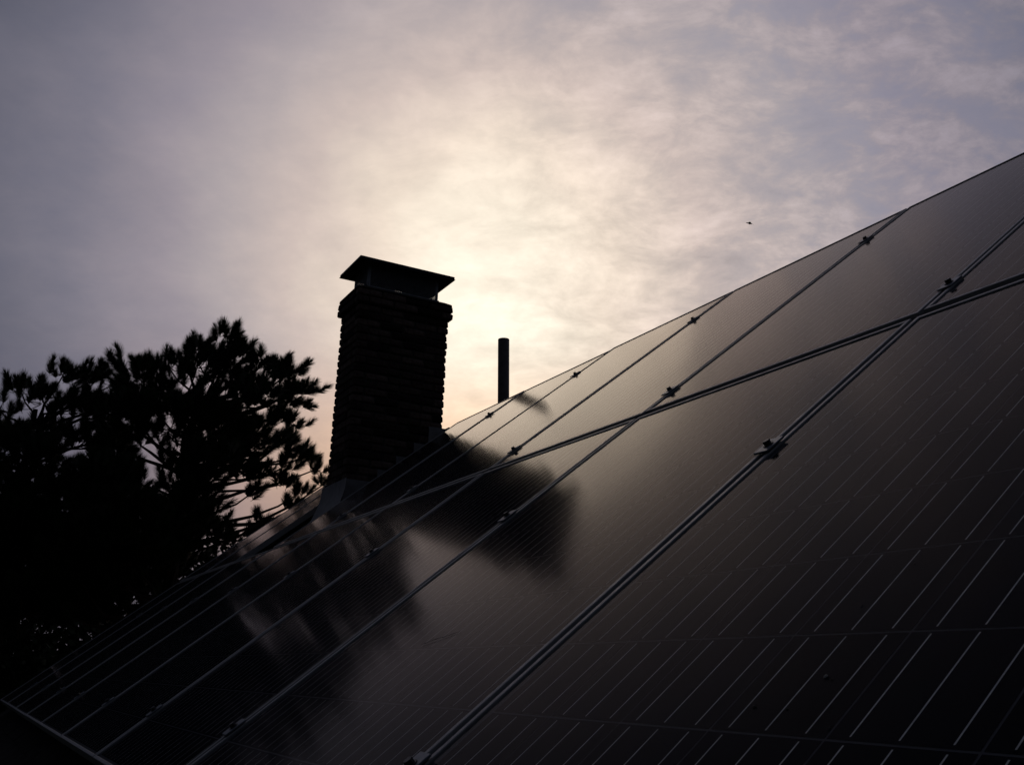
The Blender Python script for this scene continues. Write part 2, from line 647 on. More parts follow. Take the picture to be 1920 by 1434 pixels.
# only the top face is the refracting surface seen by the camera: a single sheet keeps the pane thin
ME_GLASS = quad_mesh('glass', FW, FW, ML - FW, MW - FW, -.0030, M_GLASS)
mb = MB()
mb.box((FW, FW, -.0082), (ML - FW, MW - FW, -.0066))
ME_BACK = mb.mesh('backsheet', M_BACK)
CG = .0017                        # half gap between cells
mb = MB()
mb.add([(CG, CG, -.0058), (CP - CG, CG, -.0058), (CP - CG, CP - CG, -.0058), (CG, CP - CG, -.0058),
        (CG, CG, -.0062), (CP - CG, CG, -.0062), (CP - CG, CP - CG, -.0062), (CG, CP - CG, -.0062)],
       [(0, 1, 2, 3), (0, 4, 5, 1), (1, 5, 6, 2), (2, 6, 7, 3), (3, 7, 4, 0)])
ME_CELL = mb.mesh('cell', M_CELL)
mb = MB()
mbb = MB()
for i in range(NS):
    for j in range(NR):
        x, y = MS + i * CP, MR + j * CP
        mb.add([(x + CG, y + CG, -.0058), (x + CP - CG, y + CG, -.0058), (x + CP - CG, y + CP - CG, -.0058), (x + CG, y + CP - CG, -.0058)], [(0, 1, 2, 3)])
        for q in (1, 3, 5):
            yy = y + CP * q / 6
            mbb.add([(x + .0055, yy - .0009, -.0054), (x + CP - .0055, yy - .0009, -.0054), (x + CP - .0055, yy + .0009, -.0054), (x + .0055, yy + .0009, -.0054)], [(0, 1, 2, 3)])
ME_CELLS = mb.mesh('cells', M_CELL)
ME_BUS = mbb.mesh('busbars', M_BUS)

ORD = ['first', 'second', 'third', 'fourth', 'fifth', 'sixth', 'seventh', 'eighth', 'ninth', 'tenth']
GP = 'solar panels in two rows on the roof'


def panel(row, col):
    """col -2 .. 7: between seam col and seam col+1"""
    s0 = S0[row]
    r0 = R0 + col * PR + (PR - MW) / 2
    # hand-mounted: every module sits a hair off true
    o = empty('solar_panel', roof(s0 + random.uniform(-.0015, .0015), r0 + random.uniform(-.001, .001), random.uniform(-.0008, .0008)),
              ROOFM @ Matrix.Rotation(random.uniform(-.0012, .0012), 3, 'Y') @ Matrix.Rotation(random.uniform(-.0012, .0012), 3, 'X'))
    link('frame', ME_FRAME, o)
    link('backsheet', ME_BACK, o)
    near = (row == 0 and -1 <= col <= 2) or (row == 1 and -1 <= col <= 1)
    if near:
        for i in range(NS):
            for j in range(NR):
                link('cell', ME_CELL, o, (MS + i * CP, MR + j * CP, 0))
    else:
        link('cells', ME_CELLS, o)['kind'] = 'stuff'
    link('busbars', ME_BUS, o)['kind'] = 'stuff'
    link('glass', ME_GLASS, o)
    if row == 0:
        names = {-2: 'lower-row solar panel beneath the viewer, past the lower right corner of the photo',
                 -1: 'large lower-row solar panel nearest the viewer with bright silver lines and small specks of dirt',
                 0: 'lower-row solar panel with a dark twig on its glass, second nearest the viewer',
                 1: 'lower-row solar panel third nearest the viewer, mirroring dark tree shapes at its bottom',
                 2: 'lower-row solar panel fourth nearest the viewer, crossed by the chimney reflection',
                 3: 'lower-row solar panel fifth from the viewer, directly below the last panel before the chimney gap',
                 4: 'lower-row solar panel sixth from the viewer, straight below the near corner of the gap',
                 5: 'lower-row solar panel straight below the chimney gap in the upper row',
                 6: 'lower-row solar panel just beyond the chimney gap, next to the last column',
                 7: 'lower-row solar panel at the far end of the array below the pine'}
    else:
        names = {-2: 'upper-row solar panel above the viewer, past the right edge of the photo',
                 -1: 'upper-row solar panel in the corner at the right edge, nearest of its row',
                 0: 'dark upper-row solar panel second nearest, reaching the roofline at the right',
                 1: 'upper-row solar panel third nearest, its top edge against blue-grey sky',
                 2: 'upper-row solar panel fourth nearest, warm sky gleaming on its glass',
                 3: 'upper-row solar panel in front of the vent pipe, mirroring the pipe',
                 4: 'last upper-row solar panel before the chimney, at the near side of the gap',
                 6: 'upper-row solar panel just behind the chimney, with patches of warm light',
                 7: 'upper-row solar panel at the far end of the array, beyond the chimney'}
    tagobj(o, names[col], 'solar panel', GP)
    return o


for col in range(-2, 8):
    panel(0, col)
for col in (-2, -1, 0, 1, 2, 3, 4, 6, 7):
    panel(1, col)

# rails under the panels
CLS = ((0.385, 1.243), (1.955, 3.120))
ri = 0
for row in (0, 1):
    for ci, s in enumerate(CLS[row]):
        spans = [(R0 - 2 * PR, R0 + 8 * PR)] if row == 0 else [(R0 - 2 * PR, R0 + 5 * PR + .02), (R0 + 6 * PR - .02, R0 + 8 * PR)]
        for a0, a1 in spans:
            o = empty('mounting_rail', roof(s, a0, -FD), ROOFM)
            mb = MB()
            mb.box((-.019, 0, -.048), (.019, a1 - a0, -.002))
            link('rail_bar', mb.mesh('rail_bar', M_RAIL), o)
            k = 0
            r = .4
            while r < a1 - a0:
                mb = MB()
                mb.box((-.05, r, -.0835), (.03, r + .05, -.0785))
                mb.box((.020, r, -.078), (.026, r + .05, -.015))
                link('foot_bracket', mb.mesh('foot_bracket', M_RAIL), o)
                r += 1.22
            where = ('low', 'high')[ci]
            rn = ('lower', 'upper')[row]
            part_ = '' if len(spans) == 1 else (' up to the chimney gap' if a0 < 2 else ' beyond the chimney')
            tagobj(o, f'{"lower" if ci == 0 else "higher"} mounting rail under the {rn} row of panels{part_}', 'rail', 'mounting rails under the panels')

# mid clamps on the seams
mbp = MB()
vs, fs = chamfer_box(.062, .040, .004, .0010)
mbp.add([(v.x, v.y, v.z + .0028) for v in vs], fs)
vs, fs = chamfer_box(.062, .009, .012, .001)
mbp.add([(v.x, v.y, v.z - .006) for v in vs], fs)
mbp.v = [(x * .85, y * .92, z) for x, y, z in mbp.v]
ME_PLATE = mbp.mesh('clamp_plate', M_CLAMP)
mbt = MB()
hexr = .0072
for z0, z1, rr, nn in ((.0050, .0064, .0105, 16), (.0066, .0140, hexr, 6)):
    mbt.tube([(0, 0, z0), (0, 0, z1)], rr, nn)
ME_BOLT = mbt.mesh('bolt', M_BOLT)
for row in (0, 1):
    for ci, s in enumerate(CLS[row]):
        for k in range(0, 8):
            if row == 1 and k in (5, 6):
                continue
            o = empty('panel_clamp', roof(s + random.uniform(-.006, .006), R0 + k * PR, 0.001), ROOFM @ Matrix.Rotation(math.radians(random.uniform(-3, 3)), 3, 'Z'))
            link('clamp_plate', ME_PLATE, o)
            bo = link('bolt', ME_BOLT, o, rotz=random.uniform(0, 1))
            rn = ('lower', 'upper')[row]
            pos = ('bottom end', 'top end')[ci] if row == 0 else ('bottom end', 'top end')[ci]
            seam = f'{ORD[k]} nearest seam between the {rn}-row panels'
            tagobj(o, f'small bolted clamp near the {pos} of the {seam}', 'clamp', 'clamps on the seams between the panels')

# small debris lying on the nearest panels
SPK = [(.5945, .738, 'light', .0026, 'pale dropping with a dark tail on a silver line of the nearest panel'),
       (.590, .728, 'dark', .0018, 'dark crumb beside the pale dropping on the nearest panel'),
       (.546, .799, 'dark', .0024, 'larger dark crumb left of the pale dropping on the nearest panel'),
       (.545, .753, 'dark', .0017, 'small dark crumb between two silver lines of the nearest panel'),
       (.788, .748, 'dark', .0013, 'faint dark crumb high on the nearest panel, towards the right edge'),
       (.713, .773, 'dark', .0018, 'tiny dark crumb above the pale dropping on the nearest panel'),
       (.522, .683, 'dark', .0018, 'dark crumb covering a silver line, lowest on the nearest panel')]
for s, r, kind_, rad, lab in SPK:
    mb = MB()
    nseg = 9
    top = [(math.cos(t) * rad * random.uniform(.6, 1.2) * 1.1, math.sin(t) * rad * random.uniform(.6, 1.2), 0) for t in np.linspace(0, 2 * math.pi, nseg, endpoint=False)]
    up = [(x * .55, y * .55, rad * random.uniform(.35, .6)) for x, y, z in top]
    vs = top + up + [(0, 0, rad * .6)]
    fs = [(i, (i + 1) % nseg, nseg + (i + 1) % nseg, nseg + i) for i in range(nseg)] + [(nseg + i, nseg + (i + 1) % nseg, 2 * nseg) for i in range(nseg)]
    mb.add(vs, fs)
    o = link('debris_speck', mb.mesh('debris_speck', M_DROP if kind_ == 'light' else M_SPECK, True))
    m = ROOFM.to_4x4()
    m.translation = roof(s, r, -.0028)
    o.matrix_world = m
    tagobj(o, lab, 'debris', 'specks of dirt on the panels')
mb = MB()
mb.tube([roof(.676, 1.862, -.001), roof(.690, 1.825, .000), roof(.700, 1.79, -.001), roof(.714, 1.752, -.001)], [.0003, .0005, .0004, .0003], 6)
tagobj(link('twig', mb.mesh('twig', M_TWIG)), 'thin dark twig lying on the glass of the second nearest lower-row panel', 'twig')

# ------------------------------------------------------------------ chimney
BX0, BX1 = 2.212, 2.942
BY0, BY1 = 6.565, 6.975
CZ = 0.0578                       # course height
ZTOP = ZC + 2.768
NC = 27
chim = empty('chimney', ((BX0 + BX1) / 2, (BY0 + BY1) / 2, ZTOP - NC * CZ))
tagobj(chim, 'tall dark brick chimney with metal cap standing in the gap of the panels', 'chimney')
cinv = Vector(chim.location)


def cpart(name, mb_, mat, parent=None, smooth=False, kind=None):
    mb_.v = [tuple(Vector(v) - cinv) for v in mb_.v]
    o = link(name, mb_.mesh(name, mat, smooth), parent or chim)
    if kind:
        o['kind'] = kind
    return o


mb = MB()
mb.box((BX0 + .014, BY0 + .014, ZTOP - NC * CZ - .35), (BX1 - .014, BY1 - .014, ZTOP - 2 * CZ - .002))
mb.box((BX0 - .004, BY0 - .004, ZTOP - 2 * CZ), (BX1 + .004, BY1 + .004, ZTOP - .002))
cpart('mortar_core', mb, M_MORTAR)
BW = .090                         # brick bed depth
variants = {}


def brick_mesh(w, d):
    key = (round(w, 3), round(d, 3))
    if key not in variants:
        variants[key] = []
        for q in range(3):
            vs_, fs_ = chamfer_box(w - .009, d, CZ - .0065, .0082, .0026)
            m_ = MB()
            m_.add(vs_, fs_)
            variants[key].append(m_.mesh('brick', M_BRICK))
    return random.choice(variants[key])


back_mb = MB()


def put_brick(cx, cy, cz, w, d, visible):
    """w along X, d along Y (full pitch)"""
    if visible:
        o = link('brick', brick_mesh(w, d - (.009 if d > .12 or w > .12 else 0)), chim, Vector((cx, cy, cz)) - cinv)
        o.rotation_euler = (math.radians(random.uniform(-.6, .6)), math.radians(random.uniform(-.6, .6)), math.radians(random.uniform(-.8, .8)))
        o.location += Vector((random.uniform(-.003, .003), random.uniform(-.003, .003), 0))
    else:
        vs_, fs_ = chamfer_box(w - .009, d - .002, CZ - .0065, .0082, .0026)
        back_mb.add([(v.x + cx, v.y + cy, v.z + cz) for v in vs_], fs_)


def split(a0, a1, shift, L=.182):
    """running bond: cut [a0, a1] into bricks"""
    n_ = round((a1 - a0) / L)
    Lr = (a1 - a0) / n_
    if not shift:
        return [(a0 + i * Lr, a0 + (i + 1) * Lr) for i in range(n_)]
    cuts = [a0, a0 + Lr / 2] + [a0 + Lr / 2 + Lr * i for i in range(1, n_)] + [a1]
    return list(zip(cuts[:-1], cuts[1:]))


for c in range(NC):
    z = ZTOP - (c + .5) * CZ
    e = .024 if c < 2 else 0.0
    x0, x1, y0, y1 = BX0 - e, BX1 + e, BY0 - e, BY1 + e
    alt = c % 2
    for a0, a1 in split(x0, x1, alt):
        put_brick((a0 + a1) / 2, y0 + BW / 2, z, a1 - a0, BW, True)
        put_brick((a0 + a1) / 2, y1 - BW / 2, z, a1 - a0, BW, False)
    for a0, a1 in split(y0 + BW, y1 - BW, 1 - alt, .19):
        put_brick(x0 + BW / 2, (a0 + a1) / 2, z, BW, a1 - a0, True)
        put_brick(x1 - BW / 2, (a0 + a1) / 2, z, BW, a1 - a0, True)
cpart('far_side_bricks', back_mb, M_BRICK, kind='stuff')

# rounded mortar crown
mb = MB()
rings = []
for inset, zz in ((-.020, .000), (-.018, .012), (.010, .026), (.045, .040), (.085, .051), (.12, .058)):
    rr = .035
    ring = []
    for (qx, qy, a0) in ((BX1 + .002 - inset - rr, BY1 + .002 - inset - rr, 0), (BX0 - .002 + inset + rr, BY1 + .002 - inset - rr, 90),
                         (BX0 - .002 + inset + rr, BY0 - .002 + inset + rr, 180), (BX1 + .002 - inset - rr, BY0 - .002 + inset + rr, 270)):
        for t in range(5):
            an = math.radians(a0 + 90 * t / 4)
            ring.append((qx + rr * math.cos(an), qy + rr * math.sin(an), ZTOP + zz + random.uniform(-.0015, .0015)))
    rings.append(ring)
n_ = len(rings[0])
fs = [(i * n_ + k, i * n_ + (k + 1) % n_, (i + 1) * n_ + (k + 1) % n_, (i + 1) * n_ + k) for i in range(len(rings) - 1) for k in range(n_)]
fs.append(tuple(range((len(rings) - 1) * n_, len(rings) * n_)))
mb.add([v for r_ in rings for v in r_], fs)
cpart('crown', mb, M_CROWN, smooth=True)

# metal cap: screen box, legs and hipped lid
SX0, SX1, SY0, SY1 = 2.285, 2.862, 6.625, 6.925
SZ0, SZ1 = ZTOP + .044, ZTOP + .232
LX0, LX1, LY0, LY1 = 2.185, 2.955, 6.535, 6.99
LZ = ZC + 3.008
cap = MB()
rim = .024
o4 = [(LX0, LY0), (LX1, LY0), (LX1, LY1), (LX0, LY1)]
t_ = .0015
# skirt with a small turned hem
def ringz(off, z):
    return [(LX0 - off, LY0 - off, z), (LX1 + off, LY0 - off, z), (LX1 + off, LY1 + off, z), (LX0 - off, LY1 + off, z)]
peak = .055
ix, iy = .20, .20
top4 = [(LX0 + ix, LY0 + iy, LZ + peak), (LX1 - ix, LY0 + iy, LZ + peak), (LX1 - ix, LY1 - iy, LZ + peak), (LX0 + ix, LY1 - iy, LZ + peak)]
R_ = [ringz(.006, LZ - rim), ringz(0, LZ - rim + .004), ringz(0, LZ), top4]
vs = [v for r_ in R_ for v in r_]
fs = [(i * 4 + k, i * 4 + (k + 1) % 4, (i + 1) * 4 + (k + 1) % 4, (i + 1) * 4 + k) for i in range(3) for k in range(4)] + [(12, 13, 14, 15)]
cap.add(vs, fs)
# inner skin of the lid
R2 = [ringz(.006, LZ - rim), ringz(-.002, LZ - rim), ringz(-.002, LZ - .002), [(x, y, z - .002) for x, y, z in top4]]
vs = [v for r_ in R2 for v in r_]
fs = [tuple(reversed((i * 4 + k, i * 4 + (k + 1) % 4, (i + 1) * 4 + (k + 1) % 4, (i + 1) * 4 + k))) for i in range(3) for k in range(4)] + [(15, 14, 13, 12)]
cap.add(vs, fs)
lid = cpart('chimney_cap', cap, M_CAP)
legs = [(SX0, SY0, -1, -1), (SX1, SY0, 1, -1), (SX1, SY1, 1, 1), (SX0, SY1, -1, 1)]
for x, y, sx, sy in legs:
    mb = MB()
    mb.box((min(x, x - sx * .022), min(y, y - sy * .002), SZ0 - .03), (max(x, x - sx * .022), max(y, y - sy * .002), LZ + .012))
    mb.box((min(x, x - sx * .002), min(y - sy * .0022, y - sy * .022), SZ0 - .03), (max(x, x - sx * .002), max(y - sy * .0022, y - sy * .022), LZ + .012))
    cpart('leg', mb, M_SCREEN, lid)
    mb = MB()
    mb.tube([(x, y - sy * .010, SZ0 + .012), (x + sx * .014, y - sy * .010, SZ0 + .012)], .004, 6)
    mb.tube([(x, y - sy * .010, SZ0 - .018), (x + sx * .010, y - sy * .010, SZ0 - .018)], .005, 6)
    cpart('screw', mb, M_BOLT, lid)
mb = MB()                          # bottom rim of the screen
for p, q in (((SX0, SY0), (SX1, SY0)), ((SX1, SY0), (SX1, SY1)), ((SX1, SY1), (SX0, SY1)), ((SX0, SY1), (SX0, SY0))):
    mb.bar((*p, SZ0 + .004), (*q, SZ0 + .004), .003, .016)
cpart('screen_rim', mb, M_SCREEN, lid)


def screen(p, q):
    """expanded-metal lattice between two corners"""
    m_ = MB()
    p, q = Vector((*p, 0)), Vector((*q, 0))
    L = (q - p).length
    d = (q - p) / L
    z0, z1 = SZ0 + .010, LZ - .004
    hh = z1 - z0
    stp = .0155
    slope = 1.15                   # rise per run
    run = hh / slope
    k = -int(run / stp) - 1
    while k * stp < L:
        for sgn in (1, -1):
            a = k * stp
            u0, u1 = (a, a + run) if sgn > 0 else (a + run, a)
            w0, w1 = z0, z1
            # clip to [0, L]
            pts = []
            t0, t1 = 0.0, 1.0
            du = u1 - u0
            if abs(du) > 1e-9:
                ta, tb = (0 - u0) / du, (L - u0) / du
                if ta > tb:
                    ta, tb = tb, ta
                t0, t1 = max(t0, ta), min(t1, tb)
            if t1 - t0 > .02:
                A = p + d * (u0 + du * t0) + Vector((0, 0, w0 + hh * t0))
                B = p + d * (u0 + du * t1) + Vector((0, 0, w0 + hh * t1))
                m_.bar(A, B, .0018, .0030, up=(d.y, -d.x, 0))
        k += 1
    cpart('screen', m_, M_SCREEN, lid)


screen((SX0, SY0 + .001), (SX1, SY0 + .001))
screen((SX1 - .001, SY0), (SX1 - .001, SY1))
screen((SX1, SY1 - .001), (SX0, SY1 - .001))
screen((SX0 + .001, SY1), (SX0 + .001, SY0))
mb = MB()                          # two clay flues inside
for cx in (2.43, 2.71):
    for (a, c_) in (((cx - .09, 6.68), (cx + .09, 6.70)), ((cx - .09, 6.85), (cx + .09, 6.87)), ((cx - .09, 6.70), (cx - .07, 6.85)), ((cx + .07, 6.70), (cx + .09, 6.85))):
        mb.box((*a, ZTOP + .03), (*c_, ZTOP + .115))
cpart('flue', mb, M_MORTAR)

# flashing: curved apron on the downhill side, stepped sheet on the near side
def zroof(x, n=RN):
    return ((SN * x + (n - H)) / CS) + ZC


mb = MB()
prof = [(BX0 - .006, ZC + 1.335), (BX0 - .012, ZC + 1.26), (BX0 - .030, ZC + 1.19), (BX0 - .060, ZC + 1.11), (BX0 - .100, ZC + 1.02), (BX0 - .15, ZC + .925), (BX0 - .23, zroof(BX0 - .23) + .012), (BX0 - .36, zroof(BX0 - .36) + .008)]
ys = np.linspace(BY0 - .06, BY1 + .06, 9)
vs = []
for j, y in enumerate(ys):
    fl = 0 if 0 < j < 8 else 1
    for i, (x, z) in enumerate(prof):
        yy = y
        if i > 2:
            yy = (y - (BY0 + BY1) / 2) * (1 + .05 * (i - 2)) + (BY0 + BY1) / 2
        vs.append((x, yy, z + random.uniform(-.003, .003) * (i > 2)))
np_ = len(prof)
fs = [(j * np_ + i, j * np_ + i + 1, (j + 1) * np_ + i + 1, (j + 1) * np_ + i) for j in range(8) for i in range(np_ - 1)]
mb.add(vs, fs)
ap = cpart('apron_flashing', mb, M_FLASH, smooth=True)
for yy, sg, nm in ((BY0 - .010, -1, 'side_flashing'), (BY1 + .010, 1, 'side_flashing')):
    mb = MB()
    # stepped upstand
    x = BX0 - .008
    ztop = ZC + 1.335
    steps = [(BX0 - .008, 1.335), (2.445, 1.335), (2.445, 1.43), (2.58, 1.43), (2.58, 1.545), (2.71, 1.545), (2.71, 1.66), (2.82, 1.66), (2.82, 1.80), (BX1 + .012, 1.80)]
    for i in range(0, len(steps) - 1, 2):
        xa, zt_ = steps[i]
        xb, _ = steps[i + 1]
        mb.box((xa, min(yy, yy + sg * .003), zroof(xa) - .02), (xb, max(yy, yy + sg * .003), ZC + zt_))
    cpart(nm, mb, M_FLASH)
mb = MB()                          # uphill back pan
mb.box((BX1 + .008, BY0 - .08, zroof(BX1) - .02), (BX1 + .012, BY1 + .08, ZC + 1.80))
mb.add([(BX1 + .012, BY0 - .12, zroof(BX1 + .012) + .02), (BX1 + .30, BY0 - .12, zroof(BX1 + .30) + .016), (BX1 + .30, BY1 + .12, zroof(BX1 + .30) + .016), (BX1 + .012, BY1 + .12, zroof(BX1 + .012) + .02)], [(0, 1, 2, 3)])
cpart('back_flashing', mb, M_FLASH)

# ------------------------------------------------------------------ vent pipe
PB, PT = Vector((3.427, 6.548, ZC + 2.087)), Vector((3.409, 6.548, ZC + 2.592))
ax = (PT - PB).normalized()
base = PB - ax * .30
pipe = empty('vent_pipe', base)
tagobj(pipe, 'thin upright dark vent pipe rising behind the roofline right of the chimney', 'pipe')
mb = MB()
n = 28
PRAD = .0445
prof = [(PRAD, 0), (PRAD, (PT - base).length - .002), (PRAD - .002, (PT - base).length), (PRAD - .007, (PT - base).length), (PRAD - .008, (PT - base).length - .15)]
vs, fs = [], []
sx_ = ax.cross(Vector((0, 1, 0))).normalized()
sy_ = ax.cross(sx_)
for rad, h_ in prof:
    for k in range(n):
        t = 2 * math.pi * k / n
        vs.append(ax * h_ + (sx_ * math.cos(t) + sy_ * math.sin(t)) * rad)
for i in range(len(prof) - 1):
    for k in range(n):
        fs.append((i * n + k, (i + 1) * n + k, (i + 1) * n + (k + 1) % n, i * n + (k + 1) % n))
mb.add(vs, fs)
link('pipe_tube', mb.mesh('pipe_tube', M_PIPE, True), pipe)
mb = MB()
for i, (r0_, z0_, r1_, z1_) in enumerate(((.14, .16, .075, .20), (.075, .20, .048, .27))):
    vs = []
    for rr, zz in ((r0_, z0_), (r1_, z1_)):
        for k in range(20):
            t = 2 * math.pi * k / 20
            vs.append(ax * zz + (sx_ * math.cos(t) + sy_ * math.sin(t)) * rr)
    mb.add(vs, [(k, (k + 1) % 20, 20 + (k + 1) % 20, 20 + k) for k in range(20)])
link('boot_flashing', mb.mesh('boot_flashing', M_FLASH, True), pipe)

# ------------------------------------------------------------------ pines
def tuft_variant(nn, length, wid):
    """a shoot bristling with needles, pointing along +Z"""
    V, F = [], []
    for i in range(nn):
        az = rng.uniform(0, 2 * math.pi)
        ph = math.acos(1 - 1.5 * rng.uniform(0, 1))
        q = rng.uniform(.86, 1.08)
        tip = np.array([math.sin(ph) * math.cos(az) * .088, math.sin(ph) * math.sin(az) * .088, .095 + math.cos(ph) * .115]) * q
        p = np.array([0, 0, max(-.03, tip[2] * .72 - .055)])
        d = tip - p
        L = np.linalg.norm(d)
        d = d / L
        s_ = np.cross(d, [0.31, .2, .93])
        s_ /= np.linalg.norm(s_) + 1e-9
        k = len(V)
        V += [p - s_ * wid, p + s_ * wid, p + d * L]
        F.append((k, k + 1, k + 2))
    k = len(V)                     # the twig inside
    for a in (0, 2.1, 4.2):
        V.append(np.array([.004 * math.cos(a), .004 * math.sin(a), -.06]))
    V.append(np.array([0, 0, .15]))
    F += [(k, k + 1, k + 3), (k + 1, k + 2, k + 3), (k + 2, k, k + 3)]
    return np.array(V), np.array(F)


TUFTS = [tuft_variant(150, .2, .0050) for _ in range(6)]


def basis(d, roll):
    d = d / np.linalg.norm(d)
    a = np.array([0, 0, 1.0]) if abs(d[2]) < .95 else np.array([1.0, 0, 0])
    s_ = np.cross(d, a)
    s_ /= np.linalg.norm(s_)
    u = np.cross(s_, d)
    c_, q = math.cos(roll), math.sin(roll)
    return np.stack([s_ * c_ + u * q, -s_ * q + u * c_, d], axis=1)


def pine(loc, trunk_top, crown_pts, label, group='pine trees behind the roof', rad=.17, lean=(0, 0), clump_r=.34, n_tuft=21, limb0=.25):
    """crown_pts: (x, y, z, scale) clump centres relative to the camera height, world axes"""
    root = empty('pine_tree', loc)
    tagobj(root, label, 'tree', group)
    L0 = np.array(loc)
    tm = MB()
    pts, rd = [], []
    for i in range(9):
        t = i / 8
        pts.append((lean[0] * t + .08 * math.sin(5 * t), lean[1] * t + .06 * math.cos(4 * t) - .06, trunk_top * t))
        rd.append(rad * (1 - .82 * t))
    tm.tube(pts, rd, 10)
    link('trunk', tm.mesh('trunk', M_BARK, True), root)
    lm = MB()
    Vs, Fs, off = [], [], 0
    for (x, y, z, s_) in crown_pts:
        c = np.array([x, y, z + ZC]) - L0
        # limb from the trunk
        tz = max(.15 * trunk_top, min(trunk_top * .97, c[2] - .22 * math.hypot(c[0], c[1]) - limb0 * rng.uniform(.3, 1.4)))
        t = tz / trunk_top
        p0 = Vector((lean[0] * t, lean[1] * t, tz))
        p3 = Vector(c)
        mid = p0.lerp(p3, .5) + Vector((rng.uniform(-.25, .25), rng.uniform(-.25, .25), rng.uniform(-.22, .12) * (p3 - p0).length * .8))
        r_0 = .018 + .010 * (p3 - p0).length
        lm.tube([p0, p0.lerp(mid, .55), mid, mid.lerp(p3, .55) + Vector((0, 0, -.04)), p3], [r_0, r_0 * .8, r_0 * .62, r_0 * .42, .008], 6, False)
        out = c - np.array([0, 0, c[2] - .3])
        out = out / (np.linalg.norm(out) + 1e-6)
        nt_ = max(5, int(n_tuft * s_ * rng.uniform(.75, 1.25)))
        for _ in range(nt_):
            q = rng.normal(size=3)
            q /= np.linalg.norm(q)
            rr = clump_r * s_ * rng.uniform(.35, 1.0)
            p = c + q * np.array([1.15, 1.15, .62]) * rr
            d = q * .7 + out * .45 + np.array([0, 0, .95]) + rng.normal(size=3) * .18
            T_ = TUFTS[rng.integers(len(TUFTS))]
            k = rng.uniform(.85, 1.15)
            B = basis(d, rng.uniform(0, 6.28))
            Vs.append(T_[0] @ B.T * k + p)
            Fs.append(T_[1] + off)
            off += len(T_[0])
            # twig
            if rng.uniform() < .75:
                pa = Vector(c + (p - c) * .15)
                pb = Vector(p)
                lm.tube([pa, pa.lerp(pb, .5) + Vector((0, 0, -.03)), pb], [.009, .006, .004], 3, False)
    link('branches', lm.mesh('branches', M_BARK), root)['kind'] = 'stuff'
    o = link('needles', np_mesh('needles', np.concatenate(Vs), np.concatenate(Fs), M_NEEDLE), root)
    o['kind'] = 'stuff'
    return root


def fill(profile, y0, ydepth, zlow, count, keep=lambda x, z: True, sc_=(.75, 1.2)):
    """clump centres inside a crown whose upper outline is profile [(x, ztop)]"""
    xs = [p[0] for p in profile]
    zs = [p[1] for p in profile]
    out = []
    tries = 0
    while len(out) < count and tries < count * 40:
        tries += 1
        x = rng.uniform(xs[0], xs[-1])
        zt_ = np.interp(x, xs, zs)
        dyn = rng.uniform(-1, 1)
        zmax = zt_ - .42 - 1.1 * abs(dyn) ** 1.6
        zl = zlow
        if zmax < zl:
            continue
        z = rng.uniform(zl, zmax)
        if not keep(x, z):
            continue
        y = y0 + dyn * ydepth
        k = y / y0 if y < y0 else 1.0          # keep nearer boughs inside the crown's outline
        out.append((x, y, z, rng.uniform(*sc_)))
    return out


Y1 = 13.0
# right-hand pine: outline clumps, then filling
out1 = [(1.42, 3.78, .75), (1.68, 3.80, .7), (1.90, 3.88, .75), (2.16, 4.10, .7), (2.30, 4.24, .62), (2.50, 4.27, .6), (2.72, 4.15, .62), (2.86, 4.22, .55),
        (3.06, 4.06, .65), (3.26, 4.02, .6), (3.46, 4.02, .62), (3.60, 3.82, .5), (3.50, 3.66, .45), (2.98, 3.82, .8), (2.6, 3.9, .85), (2.2, 3.8, .9),
        (3.42, 3.42, .5), (3.66, 3.36, .5), (3.22, 3.34, .6), (3.60, 3.14, .55), (3.30, 3.12, .6), (3.04, 3.12, .8),
        (3.72, 2.94, .45), (3.92, 2.98, .42), (3.98, 2.76, .38), (3.62, 2.80, .45), (3.86, 2.46, .40), (3.99, 2.50, .33), (3.56, 2.50, .42), (3.30, 2.62, .55),
        (3.58, 2.12, .42), (3.40, 2.02, .45), (3.56, 1.86, .38), (3.22, 1.86, .5), (3.10, 2.30, .45), (2.95, 2.60, .6), (2.86, 1.78, .5), (3.05, 1.56, .5), (3.3, 1.5, .4)]
pts1 = [(x, Y1 + rng.uniform(-.45, .45), z - .03, s_) for x, z, s_ in out1]
prof1 = [(1.0, 3.6), (1.4, 4.02), (2.0, 4.2), (2.4, 4.55), (2.9, 4.5), (3.3, 4.3), (3.7, 4.0)]


def keep1(x, z):
    if x > 3.0 and z < 3.5:
        return False
    if x > 2.55 and z < 2.6:
        return rng.uniform() < .30
    if 2.0 < x < 2.7 and 1.2 < z < 2.3:
        return rng.uniform() < .55
    return True


pts1 += fill(prof1, Y1, 1.3, .6, 94, keep1)
pine((2.05, Y1 + .2, 0), 7.9, pts1, 'big dark pine with upturned needle tufts immediately left of the chimney', rad=.19, lean=(.35, 0))
